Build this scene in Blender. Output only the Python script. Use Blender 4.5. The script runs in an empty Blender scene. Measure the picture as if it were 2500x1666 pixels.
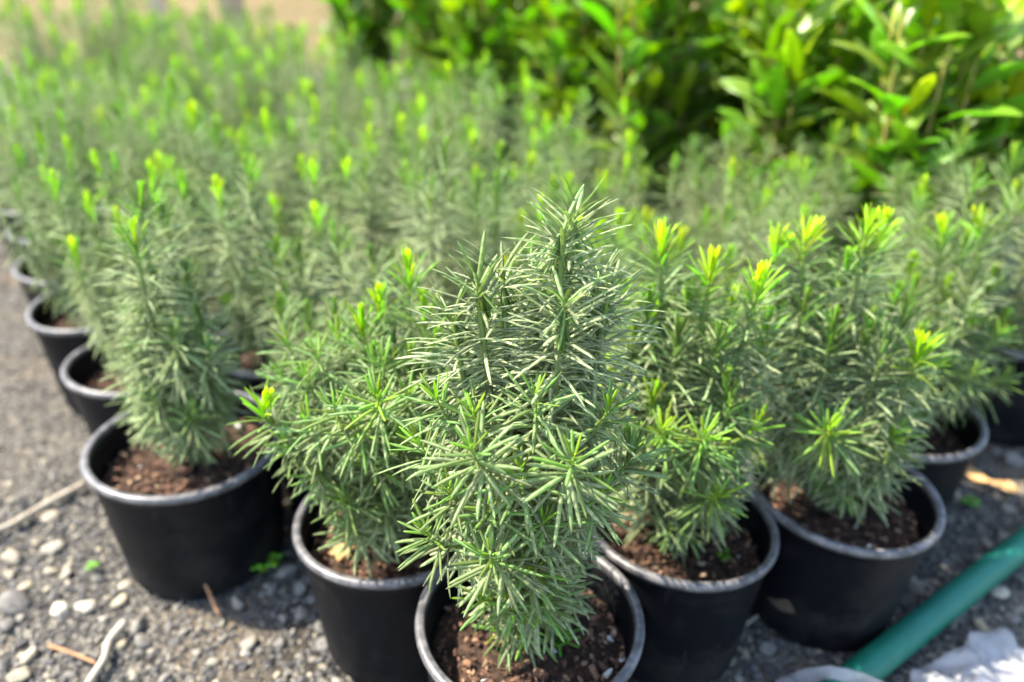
import bpy, math, random
import numpy as np
from mathutils import Vector, Matrix

S = bpy.context.scene
COL = S.collection
R = math.radians

# ------------------------------------------------------------------ camera, light, exposure
FPX, PITCH, ROLL, CAMZ = 1840.0, R(28.0), R(1.3), 0.932      # lens in pixels of the 2500 px photograph
_right0, _up0, _fwd = Vector((1, 0, 0)), Vector((0, math.sin(PITCH), math.cos(PITCH))), Vector((0, math.cos(PITCH), -math.sin(PITCH)))
_rx = _right0 * math.cos(ROLL) + _up0 * math.sin(ROLL)
_uy = -_right0 * math.sin(ROLL) + _up0 * math.cos(ROLL)
cam_data = bpy.data.cameras.new('camera')
cam = bpy.data.objects.new('camera', cam_data)
COL.objects.link(cam)
cam.matrix_world = Matrix(((_rx.x, _uy.x, -_fwd.x, 0), (_rx.y, _uy.y, -_fwd.y, 0), (_rx.z, _uy.z, -_fwd.z, CAMZ), (0, 0, 0, 1)))
cam_data.sensor_width = 36.0
cam_data.lens = 36.0 * FPX / 2500.0
cam_data.clip_start, cam_data.clip_end = 0.02, 600.0
cam_data.dof.use_dof = True
cam_data.dof.focus_distance = 0.715
cam_data.dof.aperture_fstop = 1.9
S.camera = cam

SUN_DIR = Vector((-0.80, 0.12, 1.15)).normalized()            # towards the sun: behind the plants, from the left
sun_el, sun_az = math.asin(SUN_DIR.z), math.atan2(SUN_DIR.x, SUN_DIR.y)
world = bpy.data.worlds.new('World')
S.world = world
world.use_nodes = True
wn = world.node_tree.nodes
wn.clear()
w_out, w_bg, w_sky = wn.new('ShaderNodeOutputWorld'), wn.new('ShaderNodeBackground'), wn.new('ShaderNodeTexSky')
w_sky.sky_type = 'NISHITA'
w_sky.sun_disc = False
w_sky.sun_elevation, w_sky.sun_rotation = sun_el, sun_az
w_sky.air_density, w_sky.dust_density = 1.0, 1.5
w_bg.inputs['Strength'].default_value = 0.15
world.node_tree.links.new(w_sky.outputs[0], w_bg.inputs[0])
world.node_tree.links.new(w_bg.outputs[0], w_out.inputs[0])
sun_data = bpy.data.lights.new('sun', 'SUN')
sun_data.energy = 3.6
sun_data.angle = R(0.5)
sun_data.color = (1.0, 0.92, 0.79)
sun = bpy.data.objects.new('sun', sun_data)
COL.objects.link(sun)
sun.rotation_euler = SUN_DIR.to_track_quat('Z', 'Y').to_euler()
sun.location = SUN_DIR * 20
S.view_settings.view_transform = 'Standard'
S.view_settings.look = 'None'
S.view_settings.use_curve_mapping = False
S.view_settings.gamma = 1.0
S.view_settings.exposure = 2.22
S.cycles.use_denoising = True
S.cycles.max_bounces = 8
S.cycles.transparent_max_bounces = 8
S.cycles.caustics_reflective = S.cycles.caustics_refractive = False

rng = np.random.default_rng(11)
random.seed(5)
PX = 2500.0 / 2353.0                                          # measurements were read off a 2353 px wide view


def ray(px, py):
    u, v = (px * PX - 1250) / FPX, -(py * PX - 833) / FPX
    return _rx * u + _uy * v + _fwd


def on_z(px, py, z=0.0):
    d = ray(px, py)
    t = (z - CAMZ) / d.z
    return Vector((d.x * t, d.y * t, z))


def on_y(px, py, y):
    d = ray(px, py)
    t = y / d.y
    return Vector((d.x * t, y, CAMZ + d.z * t))


def pix(p):
    d = Vector(p) - Vector((0, 0, CAMZ))
    w = d.dot(_fwd)
    return ((d.dot(_rx) / w * FPX + 1250) / PX, (-d.dot(_uy) / w * FPX + 833) / PX, w)


# ------------------------------------------------------------------ materials
def mat(name):
    m = bpy.data.materials.new(name)
    m.use_nodes = True
    nt = m.node_tree
    nt.nodes.clear()
    return m, nt


def N(nt, kind, **kw):
    n = nt.nodes.new(kind)
    for k, v in kw.items():
        if k.startswith('i_'):
            n.inputs[k[2:].replace('_', ' ')].default_value = v
        elif k.startswith('n_'):
            n.inputs[int(k[2:])].default_value = v
        else:
            setattr(n, k, v)
    return n


def L(nt, a, b):
    nt.links.new(a, b)


def ramp(nt, fac, stops):
    r = N(nt, 'ShaderNodeValToRGB')
    els = r.color_ramp.elements
    while len(els) < len(stops):
        els.new(0.5)
    for e, (p, c) in zip(els, stops):
        e.position = p
        e.color = (*c, 1) if len(c) == 3 else c
    if fac is not None:
        L(nt, fac, r.inputs[0])
    return r


def math_n(nt, op, a, b=None, clamp=False):
    n = N(nt, 'ShaderNodeMath', operation=op, use_clamp=clamp)
    for i, v in enumerate((a, b)):
        if v is None:
            continue
        if isinstance(v, (int, float)):
            n.inputs[i].default_value = v
        else:
            L(nt, v, n.inputs[i])
    return n.outputs[0]


def mixc(nt, fac, a, b, blend='MIX'):
    n = N(nt, 'ShaderNodeMix', data_type='RGBA', blend_type=blend)
    for idx, v in ((0, fac), (6, a), (7, b)):
        if isinstance(v, (int, float)):
            n.inputs[idx].default_value = v
        elif isinstance(v, tuple):
            n.inputs[idx].default_value = (*v, 1)
        else:
            L(nt, v, n.inputs[idx])
    return n.outputs[2]


def both_attr(nt, name):
    """The value of a mesh attribute or, on a piece that is its own object, of a custom property."""
    a = N(nt, 'ShaderNodeAttribute', attribute_type='GEOMETRY', attribute_name=name)
    b = N(nt, 'ShaderNodeAttribute', attribute_type='OBJECT', attribute_name=name)
    return math_n(nt, 'ADD', a.outputs['Fac'], b.outputs['Fac'])


def leafy(name, stops, dust_sheen_col, dust_sheen_amt, rough, trans, trans_gain, spec=0.5, dust_sheen_scale=170.0):
    m, nt = mat(name)
    age, rnd = both_attr(nt, 'age'), both_attr(nt, 'rnd')
    geo = N(nt, 'ShaderNodeNewGeometry')
    base = ramp(nt, age, stops).outputs[0]
    hsv = N(nt, 'ShaderNodeHueSaturation')
    L(nt, math_n(nt, 'ADD', math_n(nt, 'MULTIPLY', rnd, 0.05), 0.475), hsv.inputs['Hue'])
    L(nt, math_n(nt, 'ADD', math_n(nt, 'MULTIPLY', rnd, 0.55), 0.72), hsv.inputs['Value'])
    L(nt, base, hsv.inputs['Color'])
    nz = N(nt, 'ShaderNodeTexNoise', i_Scale=dust_sheen_scale, i_Detail=3.0, i_Roughness=0.65)
    L(nt, geo.outputs['Position'], nz.inputs['Vector'])
    spots = ramp(nt, nz.outputs[0], [(0.42, (0, 0, 0)), (0.66, (1, 1, 1))]).outputs[0]
    dust = math_n(nt, 'MULTIPLY', math_n(nt, 'MULTIPLY', age, age), dust_sheen_amt)  # dust on the yews; on laurel leaves also a painted sky sheen
    dust = math_n(nt, 'MULTIPLY', dust, math_n(nt, 'ADD', math_n(nt, 'MULTIPLY', rnd, 0.9), 0.35))
    dust = math_n(nt, 'MULTIPLY', dust, math_n(nt, 'ADD', math_n(nt, 'MULTIPLY', spots, 0.75), 0.25), clamp=True)
    col = mixc(nt, dust, hsv.outputs[0], dust_sheen_col)
    p = N(nt, 'ShaderNodeBsdfPrincipled', i_Roughness=rough)
    p.inputs['Specular IOR Level'].default_value = spec
    L(nt, col, p.inputs['Base Color'])
    L(nt, math_n(nt, 'ADD', math_n(nt, 'MULTIPLY', dust, 0.3), rough), p.inputs['Roughness'])
    t = N(nt, 'ShaderNodeBsdfTranslucent')
    tc = mixc(nt, 1.0, col, trans_gain, 'MULTIPLY')
    L(nt, tc, t.inputs[0])
    mx = N(nt, 'ShaderNodeMixShader', n_0=trans)
    L(nt, p.outputs[0], mx.inputs[1])
    L(nt, t.outputs[0], mx.inputs[2])
    out = N(nt, 'ShaderNodeOutputMaterial')
    L(nt, mx.outputs[0], out.inputs[0])
    return m


M_NEEDLE = leafy('yew_needle', [(0.0, (0.62, 0.64, 0.010)), (0.22, (0.32, 0.47, 0.015)), (0.5, (0.135, 0.240, 0.042)),
                                (0.8, (0.178, 0.248, 0.098)), (1.0, (0.182, 0.240, 0.140))],
                 (0.62, 0.605, 0.42), 1.0, 0.52, 0.50, (1.85, 1.95, 1.2), spec=0.35)
M_LAUREL = leafy('laurel_leaf', [(0.0, (0.42, 0.47, 0.006)), (0.4, (0.20, 0.31, 0.011)), (1.0, (0.130, 0.205, 0.025))],
                 (0.42, 0.46, 0.28), 0.22, 0.32, 0.52, (2.2, 2.3, 0.6), spec=0.6, dust_sheen_scale=60.0)  # the pale mix paints sky reflections into the leaf colour


def solid(name, col, rough=0.6, spec=0.5, noise=None, bump=None, coord='Object'):
    """noise = (scale, second colour, low, high); bump = (scale, strength, distance)"""
    m, nt = mat(name)
    p = N(nt, 'ShaderNodeBsdfPrincipled', i_Roughness=rough)
    p.inputs['Specular IOR Level'].default_value = spec
    p.inputs['Base Color'].default_value = (*col, 1)
    tc = N(nt, 'ShaderNodeTexCoord')
    if noise:
        nz = N(nt, 'ShaderNodeTexNoise', i_Scale=noise[0], i_Detail=5.0, i_Roughness=0.6)
        L(nt, tc.outputs[coord], nz.inputs['Vector'])
        f = ramp(nt, nz.outputs[0], [(noise[2], (0, 0, 0)), (noise[3], (1, 1, 1))]).outputs[0]
        L(nt, mixc(nt, f, col, noise[1]), p.inputs['Base Color'])
    if bump:
        nb = N(nt, 'ShaderNodeTexNoise', i_Scale=bump[0], i_Detail=5.0)
        L(nt, tc.outputs[coord], nb.inputs['Vector'])
        b = N(nt, 'ShaderNodeBump', i_Strength=bump[1], i_Distance=bump[2])
        L(nt, nb.outputs[0], b.inputs['Height'])
        L(nt, b.outputs[0], p.inputs['Normal'])
    out = N(nt, 'ShaderNodeOutputMaterial')
    L(nt, p.outputs[0], out.inputs[0])
    return m




def pot_material():
    m, nt = mat('black_pot_plastic')
    tc = N(nt, 'ShaderNodeTexCoord')
    oi = N(nt, 'ShaderNodeObjectInfo')
    off = N(nt, 'ShaderNodeVectorMath', operation='ADD')
    L(nt, tc.outputs['Object'], off.inputs[0])
    sc = N(nt, 'ShaderNodeVectorMath', operation='SCALE', i_Scale=7.0)
    comb = N(nt, 'ShaderNodeCombineXYZ')
    L(nt, oi.outputs['Random'], comb.inputs[0])
    L(nt, comb.outputs[0], sc.inputs[0])
    L(nt, sc.outputs[0], off.inputs[1])
    blot = N(nt, 'ShaderNodeTexNoise', i_Scale=11.0, i_Detail=7.0, i_Roughness=0.7)
    L(nt, off.outputs[0], blot.inputs['Vector'])
    sep = N(nt, 'ShaderNodeSeparateXYZ')
    L(nt, tc.outputs['Object'], sep.inputs[0])
    low = N(nt, 'ShaderNodeMapRange', n_1=0.0, n_2=0.10, n_3=0.17, n_4=0.0)
    L(nt, sep.outputs[2], low.inputs[0])
    d = math_n(nt, 'ADD', blot.outputs[0], low.outputs[0])
    dust = ramp(nt, d, [(0.50, (0, 0, 0)), (0.78, (1, 1, 1))]).outputs[0]
    mp = N(nt, 'ShaderNodeMapping')
    mp.inputs['Scale'].default_value = (60, 60, 7)
    L(nt, off.outputs[0], mp.inputs[0])
    scr = N(nt, 'ShaderNodeTexNoise', i_Scale=1.0, i_Detail=3.0)
    L(nt, mp.outputs[0], scr.inputs['Vector'])
    sf = ramp(nt, scr.outputs[0], [(0.66, (0, 0, 0)), (0.74, (1, 1, 1))]).outputs[0]
    c = mixc(nt, math_n(nt, 'MULTIPLY', dust, 0.8), (0.0035, 0.0042, 0.0060), (0.026, 0.023, 0.019))
    c = mixc(nt, math_n(nt, 'MULTIPLY', sf, 0.5), c, (0.022, 0.022, 0.022))
    p = N(nt, 'ShaderNodeBsdfPrincipled')
    p.inputs['Specular IOR Level'].default_value = 0.16
    L(nt, c, p.inputs['Base Color'])
    L(nt, math_n(nt, 'ADD', math_n(nt, 'MULTIPLY', dust, 0.35), 0.46), p.inputs['Roughness'])
    b = N(nt, 'ShaderNodeBump', i_Strength=0.25, i_Distance=0.004)
    L(nt, blot.outputs[0], b.inputs['Height'])
    L(nt, b.outputs[0], p.inputs['Normal'])
    out = N(nt, 'ShaderNodeOutputMaterial')
    L(nt, p.outputs[0], out.inputs[0])
    return m


M_POT = pot_material()
M_RIM = solid('worn_pot_rim', (0.050, 0.049, 0.050), 0.40, 0.5, (60.0, (0.16, 0.15, 0.145), 0.40, 0.72), (300, 0.2, 0.0006))
M_STEM = leafy('yew_stem', [(0.0, (0.30, 0.42, 0.03)), (0.5, (0.13, 0.20, 0.04)), (1.0, (0.12, 0.105, 0.055))], (0.3, 0.3, 0.22), 0.3, 0.5, 0.05, (1, 1, 1))
M_LSTEM = leafy('laurel_stem', [(0.0, (0.40, 0.36, 0.06)), (0.5, (0.30, 0.17, 0.06)), (1.0, (0.16, 0.10, 0.05))], (0.3, 0.25, 0.2), 0.2, 0.5, 0.05, (1, 1, 1))
M_SOIL = solid('dark_soil', (0.022, 0.014, 0.010), 0.95, 0.2, (70.0, (0.085, 0.050, 0.033), 0.40, 0.70), (120, 0.9, 0.006))
M_TWIG = solid('bleached_twig', (0.36, 0.325, 0.255), 0.8, 0.3, (40.0, (0.28, 0.24, 0.18), 0.45, 0.7), (90, 0.4, 0.002))
M_ROOT = solid('pale_branch', (0.26, 0.22, 0.16), 0.85, 0.3, (30.0, (0.40, 0.35, 0.27), 0.4, 0.7), (80, 0.4, 0.002))
M_ORANGE = solid('dry_twig', (0.33, 0.17, 0.08), 0.8, 0.3, (40.0, (0.22, 0.11, 0.05), 0.45, 0.7))
M_DEADLEAF = solid('dead_leaf', (0.55, 0.33, 0.13), 0.7, 0.3, (45.0, (0.38, 0.20, 0.08), 0.45, 0.7))
M_HOSE = solid('green_hose', (0.004, 0.105, 0.066), 0.5, 0.3, (14.0, (0.014, 0.130, 0.090), 0.4, 0.75), (180, 0.06, 0.001))
M_WEED = leafy('weed_leaf', [(0.0, (0.22, 0.45, 0.02)), (1.0, (0.09, 0.24, 0.03))], (0.3, 0.3, 0.2), 0.0, 0.4, 0.35, (1.6, 1.8, 0.8))


def by_object_random(name, stops, rough=0.85, bump=None, spec=0.3, var=None):
    """A tone per piece: the piece's own 'tone' property, or the mesh attribute of a joined heap."""
    m, nt = mat(name)
    tone = both_attr(nt, 'tone')
    c = ramp(nt, tone, stops).outputs[0]
    p = N(nt, 'ShaderNodeBsdfPrincipled', i_Roughness=rough)
    p.inputs['Specular IOR Level'].default_value = spec
    geo = N(nt, 'ShaderNodeNewGeometry')
    nz = N(nt, 'ShaderNodeTexNoise', i_Scale=(var or 120.0), i_Detail=4.0)
    L(nt, geo.outputs['Position'], nz.inputs['Vector'])
    v = ramp(nt, nz.outputs[0], [(0.3, (0.62, 0.62, 0.62)), (0.7, (1.2, 1.2, 1.2))]).outputs[0]
    L(nt, mixc(nt, 1.0, c, v, 'MULTIPLY'), p.inputs['Base Color'])
    if bump:
        b = N(nt, 'ShaderNodeBump', i_Strength=bump[0], i_Distance=bump[1])
        L(nt, nz.outputs[0], b.inputs['Height'])
        L(nt, b.outputs[0], p.inputs['Normal'])
    out = N(nt, 'ShaderNodeOutputMaterial')
    L(nt, p.outputs[0], out.inputs[0])
    return m


M_STONE = by_object_random('gravel_stone', [(0.0, (0.034, 0.033, 0.032)), (0.30, (0.085, 0.081, 0.075)), (0.55, (0.145, 0.136, 0.119)),
                                            (0.75, (0.225, 0.205, 0.160)), (0.9, (0.31, 0.265, 0.180)), (1.0, (0.40, 0.365, 0.29))], 0.85, (0.35, 0.002), var=150)
M_CHIP = by_object_random('bark_chip', [(0.0, (0.030, 0.018, 0.012)), (0.35, (0.095, 0.050, 0.033)), (0.6, (0.17, 0.088, 0.052)),
                                        (0.82, (0.27, 0.165, 0.10)), (0.95, (0.44, 0.32, 0.21)), (1.0, (0.62, 0.60, 0.55))], 0.9, (0.5, 0.002), var=260)
M_PLANK = by_object_random('weathered_plank', [(0.0, (0.20, 0.13, 0.07)), (0.5, (0.42, 0.31, 0.18)), (1.0, (0.56, 0.44, 0.28))], 0.8, (0.3, 0.004), var=14)


def ground_material():
    m, nt = mat('gravel_ground')
    geo = N(nt, 'ShaderNodeNewGeometry')
    P = geo.outputs['Position']
    vo = N(nt, 'ShaderNodeTexVoronoi', i_Scale=165.0)
    L(nt, P, vo.inputs['Vector'])
    vo2 = N(nt, 'ShaderNodeTexVoronoi', i_Scale=70.0)
    L(nt, P, vo2.inputs['Vector'])
    tone = N(nt, 'ShaderNodeSeparateColor')
    L(nt, vo.outputs['Color'], tone.inputs[0])
    c = ramp(nt, tone.outputs[0], [(0.0, (0.024, 0.023, 0.021)), (0.5, (0.094, 0.088, 0.077)), (0.85, (0.165, 0.152, 0.125)), (1.0, (0.25, 0.228, 0.18))]).outputs[0]
    edge = ramp(nt, vo.outputs['Distance'], [(0.2, (1, 1, 1)), (0.75, (0.35, 0.35, 0.35))]).outputs[0]
    c = mixc(nt, 1.0, c, edge, 'MULTIPLY')
    nz = N(nt, 'ShaderNodeTexNoise', i_Scale=3.2, i_Detail=6.0, i_Roughness=0.62)
    L(nt, P, nz.inputs['Vector'])
    f = ramp(nt, nz.outputs[0], [(0.50, (0, 0, 0)), (0.66, (1, 1, 1))]).outputs[0]
    c = mixc(nt, math_n(nt, 'MULTIPLY', f, 0.75), c, (0.165, 0.125, 0.080))
    nz2 = N(nt, 'ShaderNodeTexNoise', i_Scale=0.35, i_Detail=4.0)
    L(nt, P, nz2.inputs['Vector'])
    f2 = ramp(nt, nz2.outputs[0], [(0.45, (0, 0, 0)), (0.62, (1, 1, 1))]).outputs[0]
    c = mixc(nt, math_n(nt, 'MULTIPLY', f2, 0.35), c, (0.17, 0.13, 0.085))
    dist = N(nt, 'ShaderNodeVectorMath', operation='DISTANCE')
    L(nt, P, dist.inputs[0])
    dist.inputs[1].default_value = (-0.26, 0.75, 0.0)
    painted_shade = math_n(nt, 'ADD', dist.outputs['Value'], math_n(nt, 'MULTIPLY', nz.outputs[0], 0.22))  # shade in front of the left pots, painted into the gravel colour
    painted_shade = ramp(nt, painted_shade, [(0.17, (1, 1, 1)), (0.30, (0, 0, 0))]).outputs[0]
    c = mixc(nt, math_n(nt, 'MULTIPLY', painted_shade, 0.8), c, (0.012, 0.011, 0.010))
    p = N(nt, 'ShaderNodeBsdfPrincipled', i_Roughness=0.95)
    p.inputs['Specular IOR Level'].default_value = 0.2
    L(nt, c, p.inputs['Base Color'])
    h = math_n(nt, 'ADD', math_n(nt, 'MULTIPLY', vo.outputs['Distance'], -0.6), math_n(nt, 'MULTIPLY', vo2.outputs['Distance'], -0.5))
    b = N(nt, 'ShaderNodeBump', i_Strength=0.9, i_Distance=0.006)
    L(nt, h, b.inputs['Height'])
    L(nt, b.outputs[0], p.inputs['Normal'])
    out = N(nt, 'ShaderNodeOutputMaterial')
    L(nt, p.outputs[0], out.inputs[0])
    return m


def plastic_material():
    m, nt = mat('thin_white_plastic')
    tc = N(nt, 'ShaderNodeNewGeometry')
    nz = N(nt, 'ShaderNodeTexNoise', i_Scale=26.0, i_Detail=6.0)
    L(nt, tc.outputs['Position'], nz.inputs['Vector'])
    c = ramp(nt, nz.outputs[0], [(0.35, (0.36, 0.36, 0.36)), (0.65, (0.52, 0.52, 0.52))]).outputs[0]
    p = N(nt, 'ShaderNodeBsdfPrincipled', i_Roughness=0.3)
    L(nt, c, p.inputs['Base Color'])
    t = N(nt, 'ShaderNodeBsdfTranslucent')
    L(nt, c, t.inputs[0])
    tr = N(nt, 'ShaderNodeBsdfTransparent')
    m1 = N(nt, 'ShaderNodeMixShader', n_0=0.35)
    L(nt, p.outputs[0], m1.inputs[1])
    L(nt, t.outputs[0], m1.inputs[2])
    m2 = N(nt, 'ShaderNodeMixShader', n_0=0.38)
    L(nt, m1.outputs[0], m2.inputs[1])
    L(nt, tr.outputs[0], m2.inputs[2])
    out = N(nt, 'ShaderNodeOutputMaterial')
    L(nt, m2.outputs[0], out.inputs[0])
    return m


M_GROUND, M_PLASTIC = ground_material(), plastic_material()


# ------------------------------------------------------------------ mesh helpers
def new_mesh(name, V, F, mats, attrs=None, mat_idx=None, smooth=True):
    """V (n,3); F list of arrays (k,3) or (k,4)."""
    me = bpy.data.meshes.new(name)
    V = np.asarray(V, np.float32)
    F = [np.asarray(f, np.int32) for f in F if len(f)]
    me.vertices.add(len(V))
    me.vertices.foreach_set('co', V.ravel())
    loops = np.concatenate([f.ravel() for f in F])
    tot = np.concatenate([np.full(len(f), f.shape[1], np.int32) for f in F])
    start = np.concatenate([[0], np.cumsum(tot)[:-1]]).astype(np.int32)
    me.loops.add(len(loops))
    me.loops.foreach_set('vertex_index', loops)
    me.polygons.add(len(tot))
    me.polygons.foreach_set('loop_start', start)
    me.polygons.foreach_set('loop_total', tot)
    me.polygons.foreach_set('use_smooth', np.full(len(tot), smooth, bool))
    for m in (mats if isinstance(mats, (list, tuple)) else [mats]):
        me.materials.append(m)
    if mat_idx is not None:
        me.polygons.foreach_set('material_index', np.asarray(mat_idx, np.int32))
    for k, v in (attrs or {}).items():
        a = me.attributes.new(k, 'FLOAT', 'POINT')
        a.data.foreach_set('value', np.asarray(v, np.float32))
    me.update(calc_edges=True)
    return me


def add(name, me, parent=None, loc=None):
    o = bpy.data.objects.new(name, me)
    COL.objects.link(o)
    if parent is not None:
        o.parent = parent
    if loc is not None:
        o.location = loc
    return o


def tag(o, label=None, cat=None, group=None, kind=None):
    for k, v in (('label', label), ('category', cat), ('group', group), ('kind', kind)):
        if v:
            o[k] = v
    return o


def copy_tree(o, parent=None):
    c = o.copy()
    COL.objects.link(c)
    c.parent = parent
    for ch in o.children:
        copy_tree(ch, c)
    return c


def tube(path, radii, sides=6, cap=True):
    """Vertices, quads and the fraction along the path per vertex."""
    path = np.asarray(path, float)
    n = len(path)
    T = np.gradient(path, axis=0)
    T /= np.linalg.norm(T, axis=1, keepdims=True) + 1e-9
    ref = np.array([0.31, 0.21, 0.93]) if abs(T[:, 2]).mean() < 0.8 else np.array([0.9, 0.3, 0.1])
    A = np.cross(T, ref)
    A /= np.linalg.norm(A, axis=1, keepdims=True) + 1e-9
    B = np.cross(T, A)
    ang = np.linspace(0, 2 * np.pi, sides, endpoint=False)
    V = path[:, None] + np.asarray(radii)[:, None, None] * (np.cos(ang)[None, :, None] * A[:, None] + np.sin(ang)[None, :, None] * B[:, None])
    V = V.reshape(-1, 3)
    i, j = np.meshgrid(np.arange(n - 1), np.arange(sides), indexing='ij')
    a = i * sides + j
    b = i * sides + (j + 1) % sides
    Q = np.stack([a, b, b + sides, a + sides], -1).reshape(-1, 4)
    Fc = []
    if cap:
        k = len(V)
        V = np.vstack([V, path[:1], path[-1:]])
        jj = np.arange(sides)
        Fc = np.vstack([np.stack([np.full(sides, k), (jj + 1) % sides, jj], 1), np.stack([np.full(sides, k + 1), (n - 1) * sides + jj, (n - 1) * sides + (jj + 1) % sides], 1)])
    frac = np.repeat(np.linspace(0, 1, n), sides)
    if cap:
        frac = np.append(frac, [0, 1])
    return V, Q, Fc, frac


def lathe(profile, seg=64):
    pr = np.asarray(profile, float)
    n = len(pr)
    ang = np.linspace(0, 2 * np.pi, seg, endpoint=False)
    V = np.stack([pr[:, 0, None] * np.cos(ang), pr[:, 0, None] * np.sin(ang), np.repeat(pr[:, 1, None], seg, 1)], -1).reshape(-1, 3)
    i, j = np.meshgrid(np.arange(n - 1), np.arange(seg), indexing='ij')
    a, b = i * seg + j, i * seg + (j + 1) % seg
    return V, np.stack([a, b, b + seg, a + seg], -1).reshape(-1, 4)


def rot_z(a):
    c, s = math.cos(a), math.sin(a)
    return np.array([[c, -s, 0], [s, c, 0], [0, 0, 1.0]])


_PHI = (1 + 5 ** 0.5) / 2
ICO_V = np.array([(-1, _PHI, 0), (1, _PHI, 0), (-1, -_PHI, 0), (1, -_PHI, 0), (0, -1, _PHI), (0, 1, _PHI), (0, -1, -_PHI), (0, 1, -_PHI), (_PHI, 0, -1), (_PHI, 0, 1), (-_PHI, 0, -1), (-_PHI, 0, 1)]) / 1.902
ICO_F = np.array([(0, 11, 5), (0, 5, 1), (0, 1, 7), (0, 7, 10), (0, 10, 11), (1, 5, 9), (5, 11, 4), (11, 10, 2), (10, 7, 6), (7, 1, 8), (3, 9, 4), (3, 4, 2), (3, 2, 6), (3, 6, 8), (3, 8, 9), (4, 9, 5), (2, 4, 11), (6, 2, 10), (8, 6, 7), (9, 8, 1)])


def rand_rot(r, n, tilt=0.5):
    """n random rotation matrices, mostly about z."""
    a, b, c = r.uniform(0, 2 * np.pi, n), r.normal(0, tilt, n), r.normal(0, tilt, n)
    ca, sa, cb, sb, cc, sc = np.cos(a), np.sin(a), np.cos(b), np.sin(b), np.cos(c), np.sin(c)
    z = np.zeros(n)
    o = np.ones(n)
    Rz = np.stack([ca, -sa, z, sa, ca, z, z, z, o], 1).reshape(n, 3, 3)
    Rx = np.stack([o, z, z, z, cb, -sb, z, sb, cb], 1).reshape(n, 3, 3)
    Ry = np.stack([cc, z, sc, z, o, z, -sc, z, cc], 1).reshape(n, 3, 3)
    return Rz @ Rx @ Ry


def heap(r, pos, size, shape=(1, 0.8, 0.6), tilt=0.4, jitter=0.22):
    """Many small irregular lumps as one mesh: V, F, index of the lump per vertex."""
    n = len(pos)
    base = ICO_V[None] * (1 + r.normal(0, jitter, (n, 12, 1)))
    sc = np.asarray(shape)[None] * size[:, None] * r.uniform(0.7, 1.25, (n, 3))
    V = np.einsum('nij,nkj->nki', rand_rot(r, n, tilt), base * sc[:, None]) + pos[:, None]
    F = ICO_F[None] + (np.arange(n) * 12)[:, None, None]
    return V.reshape(-1, 3), F.reshape(-1, 3), np.repeat(np.arange(n), 12)


# ------------------------------------------------------------------ ground, gravel, fence
gx = np.concatenate([[-300, -60, -12], np.linspace(-4, 4, 81), [12, 60, 300]])
gy = np.concatenate([[-300, -60, -6], np.linspace(0.2, 7, 69), [14, 60, 300]])
GX, GY = np.meshgrid(gx, gy, indexing='ij')
GZ = 0.006 * np.sin(GX * 7.1 + 1.3) * np.sin(GY * 6.3) - 0.010
GZ[(abs(GX) > 4) | (GY < 0) | (GY > 7)] = -0.010
i, j = np.meshgrid(np.arange(len(gx) - 1), np.arange(len(gy) - 1), indexing='ij')
a = i * len(gy) + j
GQ = np.stack([a, a + len(gy), a + len(gy) + 1, a + 1], -1).reshape(-1, 4)
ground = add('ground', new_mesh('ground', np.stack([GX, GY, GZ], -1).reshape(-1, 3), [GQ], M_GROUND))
tag(ground, 'grey gravel yard with dusty tan patches under the pots', kind='structure')


def gz(x, y):
    return 0.006 * np.sin(x * 7.1 + 1.3) * np.sin(y * 6.3) - 0.010


# fine gravel: one heap, denser towards the camera
r = np.random.default_rng(3)
pts = []
for n, (x0, x1, y0, y1) in ((9000, (-1.05, -0.2, 0.52, 1.1)), (5200, (-1.7, -0.55, 1.0, 2.3)), (2400, (-0.3, 0.5, 0.55, 0.85)), (4600, (0.35, 1.15, 0.58, 1.15)), (2000, (0.7, 1.7, 1.0, 1.7))):
    pts.append(np.stack([r.uniform(x0, x1, n), r.uniform(y0, y1, n)], 1))
pts = np.vstack(pts)
size = np.clip(r.lognormal(math.log(0.0036), 0.42, len(pts)), 0.0018, 0.009)
pos = np.stack([pts[:, 0], pts[:, 1], gz(pts[:, 0], pts[:, 1]) + size * 0.25], 1)
V, F, idx = heap(r, pos, size)
tone = np.clip(r.beta(1.5, 2.2, len(pos)), 0, 1)
gravel = add('gravel', new_mesh('gravel', V, [F], M_STONE, {'tone': tone[idx]}, smooth=False))
tag(gravel, 'loose fine grey gravel spread over the yard', kind='stuff')

# pebbles one can pick out, each a piece of the ground
peb_meshes = []
for k in range(7):
    v = ICO_V.copy()
    # one subdivision for a rounder stone
    vv, ff, cache = list(map(tuple, v)), [], {}

    def midp(p, q):
        key = (min(p, q), max(p, q))
        if key not in cache:
            m = (np.array(vv[p]) + np.array(vv[q])) / 2
            vv.append(tuple(m / np.linalg.norm(m)))
            cache[key] = len(vv) - 1
        return cache[key]
    for (p, q, s) in ICO_F:
        x, y, z = midp(p, q), midp(q, s), midp(s, p)
        ff += [(p, x, z), (q, y, x), (s, z, y), (x, y, z)]
    vv = np.array(vv)
    # flat facets: clip against a few random planes
    for _ in range(7):
        nrm = r.normal(size=3)
        nrm /= np.linalg.norm(nrm)
        d = vv @ nrm
        cut = r.uniform(0.45, 0.80)
        vv = vv - np.clip(d - cut, 0, None)[:, None] * nrm
    vv *= 1 + r.normal(0, 0.025, (len(vv), 1))
    peb_meshes.append(new_mesh('pebble', vv, [np.array(ff)], M_STONE))
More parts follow.
